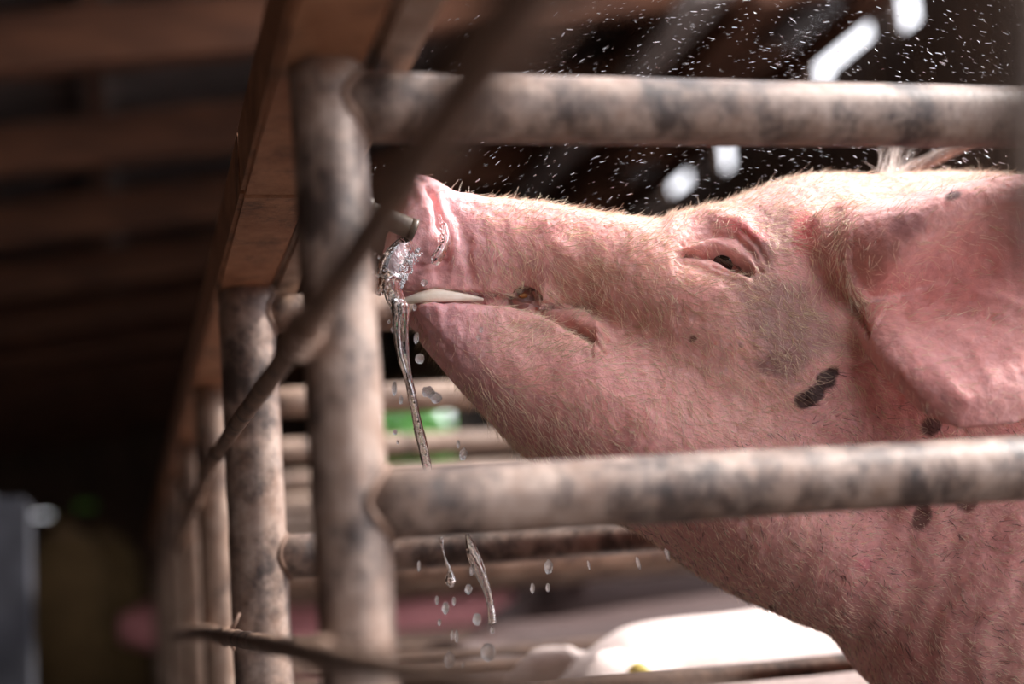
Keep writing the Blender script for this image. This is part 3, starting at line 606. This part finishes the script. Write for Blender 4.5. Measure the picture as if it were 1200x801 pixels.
# vertex areas so that the finer mesh is not hairier
fa = np.empty(len(me.polygons), 'f'); me.polygons.foreach_get('area', fa); ls = np.empty(len(me.polygons), 'i'); me.polygons.foreach_get('loop_total', ls); lv = np.empty(len(me.loops), 'i'); me.loops.foreach_get('vertex_index', lv)
va = np.bincount(lv, np.repeat(fa/ls, ls), len(V)); pr = dens*va; pr /= pr.sum()
NH = 36000; idx = rng.choice(len(V), NH, p=pr); rp_ = p[idx]
roots = V[idx]+np.cross(N[idx], rng.normal(size=(NH, 3)))*0.0012-N[idx]*0.0004
wgt = 1/(((rp_[:, None, :]-FP[None])**2).sum(2)+400)**1.6; fd = (wgt[..., None]*FD[None]).sum(1); fd /= np.linalg.norm(fd, axis=1)[:, None]
ang = rng.normal(size=NH)*0.38+np.array([noise.noise(Vector((r[0]*30, r[1]*30, r[2]*30))) for r in roots])*1.3; ca_, sa_ = np.cos(ang), np.sin(ang); fd = np.stack([fd[:, 0]*ca_-fd[:, 1]*sa_, fd[:, 0]*sa_+fd[:, 1]*ca_], 1)
dirs = np.stack([fd[:, 0], rng.normal(size=NH)*0.15, -fd[:, 1]], 1); nn = N[idx]; dirs -= nn*(dirs*nn).sum(1)[:, None]; dirs /= np.linalg.norm(dirs, axis=1)[:, None]+1e-9
lift = 0.22+0.3*rng.random(NH); dirs = dirs+nn*lift[:, None]; dirs /= np.linalg.norm(dirs, axis=1)[:, None]
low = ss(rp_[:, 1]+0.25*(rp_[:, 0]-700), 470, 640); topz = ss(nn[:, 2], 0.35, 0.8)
length = (0.008+0.011*rng.random(NH)**1.5)*(1-0.45*low)*(1-0.25*topz)*np.where(rp_[:, 0] < 560, 0.6, 1); 
jawh = np.hypot((rp_[:, 0]-590)/70, (rp_[:, 1]-420)/40) < 1; length[jawh] *= 1.25
width = 0.00018+0.00022*rng.random(NH)**2
hc = np.tile(L(240, 214, 186), (NH, 1)); rr = rng.random(NH)[:, None]; hc = hc*(0.75+0.6*rr); 
brown = (np.exp(-((rp_[:, 0]-745)/75)**2-((rp_[:, 1]-360)/55)**2)*0.8+np.exp(-((rp_[:, 0]-925)/45)**2-((rp_[:, 1]-380)/75)**2)*0.6)[:, None]*(rng.random(NH)[:, None] < 0.5)
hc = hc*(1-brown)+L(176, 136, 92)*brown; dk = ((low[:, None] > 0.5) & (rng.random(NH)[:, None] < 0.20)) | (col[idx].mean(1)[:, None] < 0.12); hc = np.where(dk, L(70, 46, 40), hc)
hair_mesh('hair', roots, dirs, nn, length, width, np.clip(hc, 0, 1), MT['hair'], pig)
# single long bristles
def bristles(name, specs, colr, wd=0.0003):
    r_, d_, l_ = [], [], []
    for a, b_, y in specs:
        A, B = at(*a, y), at(*b_, y); r_.append(A); l_.append(np.linalg.norm(B-A)); d_.append((B-A)/l_[-1])
    n = len(r_); return hair_mesh(name, np.array(r_), np.array(d_), np.tile([0, -1.0, 0.2], (n, 1)), np.array(l_), np.full(n, wd), np.tile(colr, (n, 1)), MT['hair'], pig, 4, 0.1, 0.08)
bristles('bristles', [((527, 224), (536, 210), YM), ((537, 208+18), (541, 210), YM), ((545, 232), (546, 222), YM), ((549, 232), (550, 218), YM), ((600, 238), (608, 219), YM), ((556, 234), (552, 224), YM), ((822, 250), (817, 232), YM-0.05), ((822, 268), (818, 252), YM-0.08), ((810, 270), (799, 256), YM-0.08),
                     ((1000, 208), (1008, 192), YM), ((985, 209), (992, 200), YM), ((1150, 203), (1147, 186), YM), ((1118, 202), (1105, 188), YM), ((1025, 206), (1030, 190), YM)], L(240, 226, 205))
nt_ = 70; x0 = rng.normal(1042, 9, nt_); tx_ = x0+6+rng.normal(6, 15, nt_); ty_ = 152+np.abs(rng.normal(0, 18, nt_)); bend = np.abs(tx_-1062)
tuft = [((a, 207), (b_, min(c+0.35*bd, 198)), YM+rng.normal()*0.012) for a, b_, c, bd in zip(x0, tx_, ty_, bend)]
bristles('poll_tuft', tuft, L(250, 242, 230), 0.00021)
lash = []
for t in np.linspace(0, 1, 34):
    a = (838+40*t, 300+17*t+rng.normal()*0.8); lash.append((a, (a[0]+8+4*t+rng.normal()*1.5, a[1]+9+rng.normal()*1.5), ye-0.002-0.004*math.sin(t*3)))
bristles('eyelashes', lash, L(90, 66, 48), 0.00022)
ch = [((rng.uniform(484, 560), 0), 0, 0) for _ in range(140)]; chin = []
for (x_, _), _, _ in ch:
    yb = np.interp(x_, [484, 500, 520, 545, 580], [366, 396, 424, 452, 486])-2; chin.append(((x_, yb), (x_-rng.uniform(0, 12), yb+rng.uniform(8, 26)), YM+rng.normal()*0.014))
bristles('chin_hair', chin, L(170, 140, 104), 0.00016)
# ------------------------------------------------------------------ water
def stream(label, pts, r, m='water', flat=1.0, wob=0.35, k=14, n=9):
    P = np.array([at(a, b_, y) for a, b_, y in pts]); o = empty('water_stream', tuple(P[0])); tag(o, label, 'water')
    tube('water', P, np.array(r)*0.00077, MT[m], o, k, wob, len(pts)*7.3+pts[0][0], n=n, flat=flat); return o
ys = 0.298
stream('sheet of water pouring over the lower snout into a falling stream', [(488, 276, .315), (478, 286, .300), (466, 304, .292), (458, 322, .288), (461, 342, .290), (466, 358, .292), (468, 376, .292)], [5, 12, 17, 18, 15, 11, 5], wob=0.2, k=24, flat=0.4)
stream('main twisting strand of water falling from the wet lower lip', [(467, 352, .288), (465, 385, .289), (468, 415, .289), (476, 440, .29), (482, 462, .29), (487, 485, .29), (493, 512, .29), (500, 545, .29), (503, 556, .29)], [9, 5, 4, 3, 4.5, 4.5, 6, 5, 1.5])
stream('thin second strand of water beside the main falling strand', [(473, 356, .284), (474, 385, .286), (474, 410, .288), (479, 436, .289), (484, 465, .29)], [7, 3.5, 4.5, 2.5, 4])
stream('tapering ribbon of water falling below the lower rail', [(547, 626, .28), (553, 645, .28), (562, 668, .28), (570, 690, .28), (575, 712, .28), (577, 731, .28)], [2, 5.5, 6, 4.5, 4, 4.5])
stream('thin thread of water with a drop at its end below the lower rail', [(517, 630, .28), (519, 645, .28), (523, 658, .28), (527, 668, .28), (528, 680, .28), (529, 688, .28)], [2.5, 1, 1.4, 2, 5.5, 2])
stream('bubbly trickle of water running down the side of the snout', [(521, 262, .285), (523, 280, .283), (517, 292, .280), (511, 302, .278), (508, 309, .280)], [2.5, 4.5, 4.5, 5, 3.5], wob=0.7)
stream('clear water bead stretching off the upper lip', [(462, 318, .30), (453, 328, .30), (446, 338, .30), (442, 345, .30)], [7, 8, 6, 3], wob=0.6)
stream('splash of water on the drinker pipe beside the post', [(418, 226, .31), (422, 232, .31), (426, 240, .31), (430, 247, .31)], [3, 8, 8, 4], wob=0.9)
def bubbles(label, path, spread, rr, n, m):
    P = crom(np.array([at(a, b_, y) for a, b_, y in path]), 12); o = empty('water_bubbles', tuple(P[0])); tag(o, label, 'water'); bm = bmesh.new()
    for i in range(n):
        t = rng.random(); q = P[int(t*(len(P)-1))]; w_ = spread*math.sin(math.pi*min(0.95, t*0.9+0.08))*U
        c = q+np.array(RX)*rng.normal()*w_*0.5+np.array(RUp)*rng.normal()*w_*0.3; r = U*rng.uniform(*rr)
        bmesh.ops.create_icosphere(bm, subdivisions=2, radius=r, matrix=Matrix.Translation(Vector(c-np.array(o.location))))
    d = bpy.data.meshes.new('bubble_cluster'); bm.to_mesh(d); bm.free(); d.materials.append(MT[m]); d.polygons.foreach_set('use_smooth', [True]*len(d.polygons)); c = link(bpy.data.objects.new('bubble_cluster', d), o); c['kind'] = 'stuff'
U = 0.00077
RX = Vector(RC.T @ np.array([1, 0, 0])); RUp = Vector(RC.T @ np.array([0, 1, 0])); RB = RX.cross(RUp)
bubbles('white foam of tiny bubbles on the wet lower snout', [(492, 290, .298), (482, 305, .290), (474, 322, .284), (470, 338, .283)], 8, (0.5, 1.5), 170, 'spray')
bubbles('clear bubbles clinging along the trickle on the side of the snout', [(515, 252, .286), (520, 275, .284), (517, 292, .282), (509, 306, .281)], 5, (0.8, 2.6), 60, 'water')
# drops
def drop_mesh(name, seed, el, m):
    bm = bmesh.new(); bmesh.ops.create_icosphere(bm, subdivisions=3 if el < 3 else 2, radius=0.5)
    for v in bm.verts:
        s = 1+0.25*noise.noise(v.co*4+Vector((seed, 0, 0))); v.co = Vector((v.co.x*s, v.co.y*s, v.co.z*s))
    d = bpy.data.meshes.new(name); bm.to_mesh(d); bm.free(); d.materials.append(m); d.polygons.foreach_set('use_smooth', [True]*len(d.polygons)); return d
DM = [drop_mesh('drop', i*5.1, 1, MT['water']) for i in range(4)]
RX = Vector(RC.T @ np.array([1, 0, 0])); RUp = Vector(RC.T @ np.array([0, 1, 0])); RB = RX.cross(RUp)
def atd(px, py, d): return CAM+ray(px, py)*(d/FPX)              # point at a depth in front of the lens plane
def drop(px, py, w_, h_, ang, Y, me_, label, group, depth=None):
    q = at(px, py, Y) if depth is None else atd(px, py, depth); sc = (Y-CAM[1])/1.25 if depth is None else 1.0; o = bpy.data.objects.new('water_drop', me_); link(o); a = math.radians(ang)
    ux = RX*math.cos(a)-RUp*math.sin(a); uy = RX*math.sin(a)+RUp*math.cos(a)
    M_ = Matrix((ux, uy, RB)).transposed().to_4x4(); M_.translation = Vector(q); sx, sy = w_*U*sc, h_*U*sc
    o.matrix_world = M_ @ Matrix.Diagonal((sx, sy, min(sx, sy), 1)); tag(o, label, 'water drop', group); return o
big = [(502, 459, 15, 13, 25, .29), (511, 466, 13, 13, 20, .29), (492, 420, 11, 12, 0, .29), (462, 455, 6, 17, 0, .29), (470, 468, 5, 10, 0, .29), (461, 386, 6, 8, 0, .29), (456, 377, 4, 5, 0, .29), (488, 396, 6, 14, 8, .29), (486, 360, 5, 8, 0, .285),
       (497, 331, 8, 8, 0, .28), (463, 506, 5, 6, 0, .29), (466, 518, 3, 5, 0, .29), (543, 532, 9, 14, 10, .3), (537, 520, 4, 9, 0, .3), (564, 386, 5, 7, 0, .24), (561, 395, 6, 7, 0, .24),
       (553, 668, 5, 12, 5, .28), (549, 690, 8, 12, 0, .28), (559, 725, 10, 14, 0, .28), (572, 764, 17, 20, 0, .28), (527, 772, 12, 18, 0, .28), (522, 712, 8, 14, 0, .28), (532, 704, 4, 10, 0, .28), (512, 703, 4, 10, 0, .28), (530, 744, 4, 11, 0, .28), (535, 745, 4, 14, 0, .28), (543, 778, 4, 8, 0, .28),
       (491, 663, 4, 12, 0, .28), (643, 664, 10, 16, 0, .3), (624, 689, 5, 12, 0, .3), (642, 688, 5, 10, 0, .3), (748, 660, 5, 16, -15, .33), (782, 650, 6, 16, -18, .33), (690, 662, 3, 12, -12, .33), (515, 729, 4, 8, 0, .28), (577, 738, 5, 8, 0, .28)]
for i, (a, b_, w_, h_, an, Y) in enumerate(big):
    lab = 'clear water drop falling beneath the snout' if b_ < 600 else 'clear water drop falling below the lower rail'
    drop(a, b_, w_, h_, an, Y, DM[i % 4], lab, 'falling drops under the snout' if b_ < 600 else 'falling drops below the lower rail')
for (a, b_) in ((440, 297), (444, 301), (455, 292), (459, 290), (452, 300), (437, 318), (432, 322), (446, 317)):
    drop(a, b_, 4, 4, 0, .31, DM[0], 'tiny bright drop splashing off the front of the snout', 'splash in front of the snout')
SM = drop_mesh('spray_drop', 2, 4, MT['spray'])
def spray_spot():
    while True:
        x = rng.uniform(425, 1195); y = rng.uniform(0, 258)
        top = np.interp(x, [425, 470, 480, 545, 700, 775, 860, 950, 1140, 1200], [330, 330, 205, 228, 250, 258, 228, 208, 196, 200])
        if y < top-2 and rng.random() < (0.25+0.75*min(1, max(0, (x-480)/350))): return x, y
def spray_ang(x): return np.interp(x, [430, 650, 1000, 1200], [-50, -25, 14, 22])+rng.normal()*12
for i in range(230):
    x, y = spray_spot(); l = rng.uniform(4, 9); drop(x, y, l, rng.uniform(0.45, 1.0), spray_ang(x), 0, SM, 'short bright streak of spray above the drinking pig', 'spray drops above the pig', 1.25+rng.normal()*0.04)
bm = bmesh.new()
for i in range(1500):
    x, y = spray_spot(); 
    Y = 0.34; q = Vector(atd(x, y, 1.25+rng.normal()*0.06)); l = U*rng.uniform(2, 7)*(Y+0.9)/1.25; t = U*rng.uniform(0.2, 0.5)*(Y+0.9)/1.25; a = math.radians(spray_ang(x)); ux = RX*math.cos(a)-RUp*math.sin(a); uy = RX*math.sin(a)+RUp*math.cos(a)
    vs_ = [bm.verts.new(q+d) for d in (ux*l/2, -ux*l/2, uy*t/2, -uy*t/2, RB*t/2, -RB*t/2)]
    for f in ((0, 2, 4), (2, 1, 4), (1, 3, 4), (3, 0, 4), (2, 0, 5), (1, 2, 5), (3, 1, 5), (0, 3, 5)): bm.faces.new([vs_[j] for j in f])
d = bpy.data.meshes.new('water_mist'); bm.to_mesh(d); bm.free(); d.materials.append(MT['spray']); o = link(bpy.data.objects.new('water_mist', d)); tag(o, 'fine mist of spray hanging above the drinking pig', 'water mist', None, 'stuff')
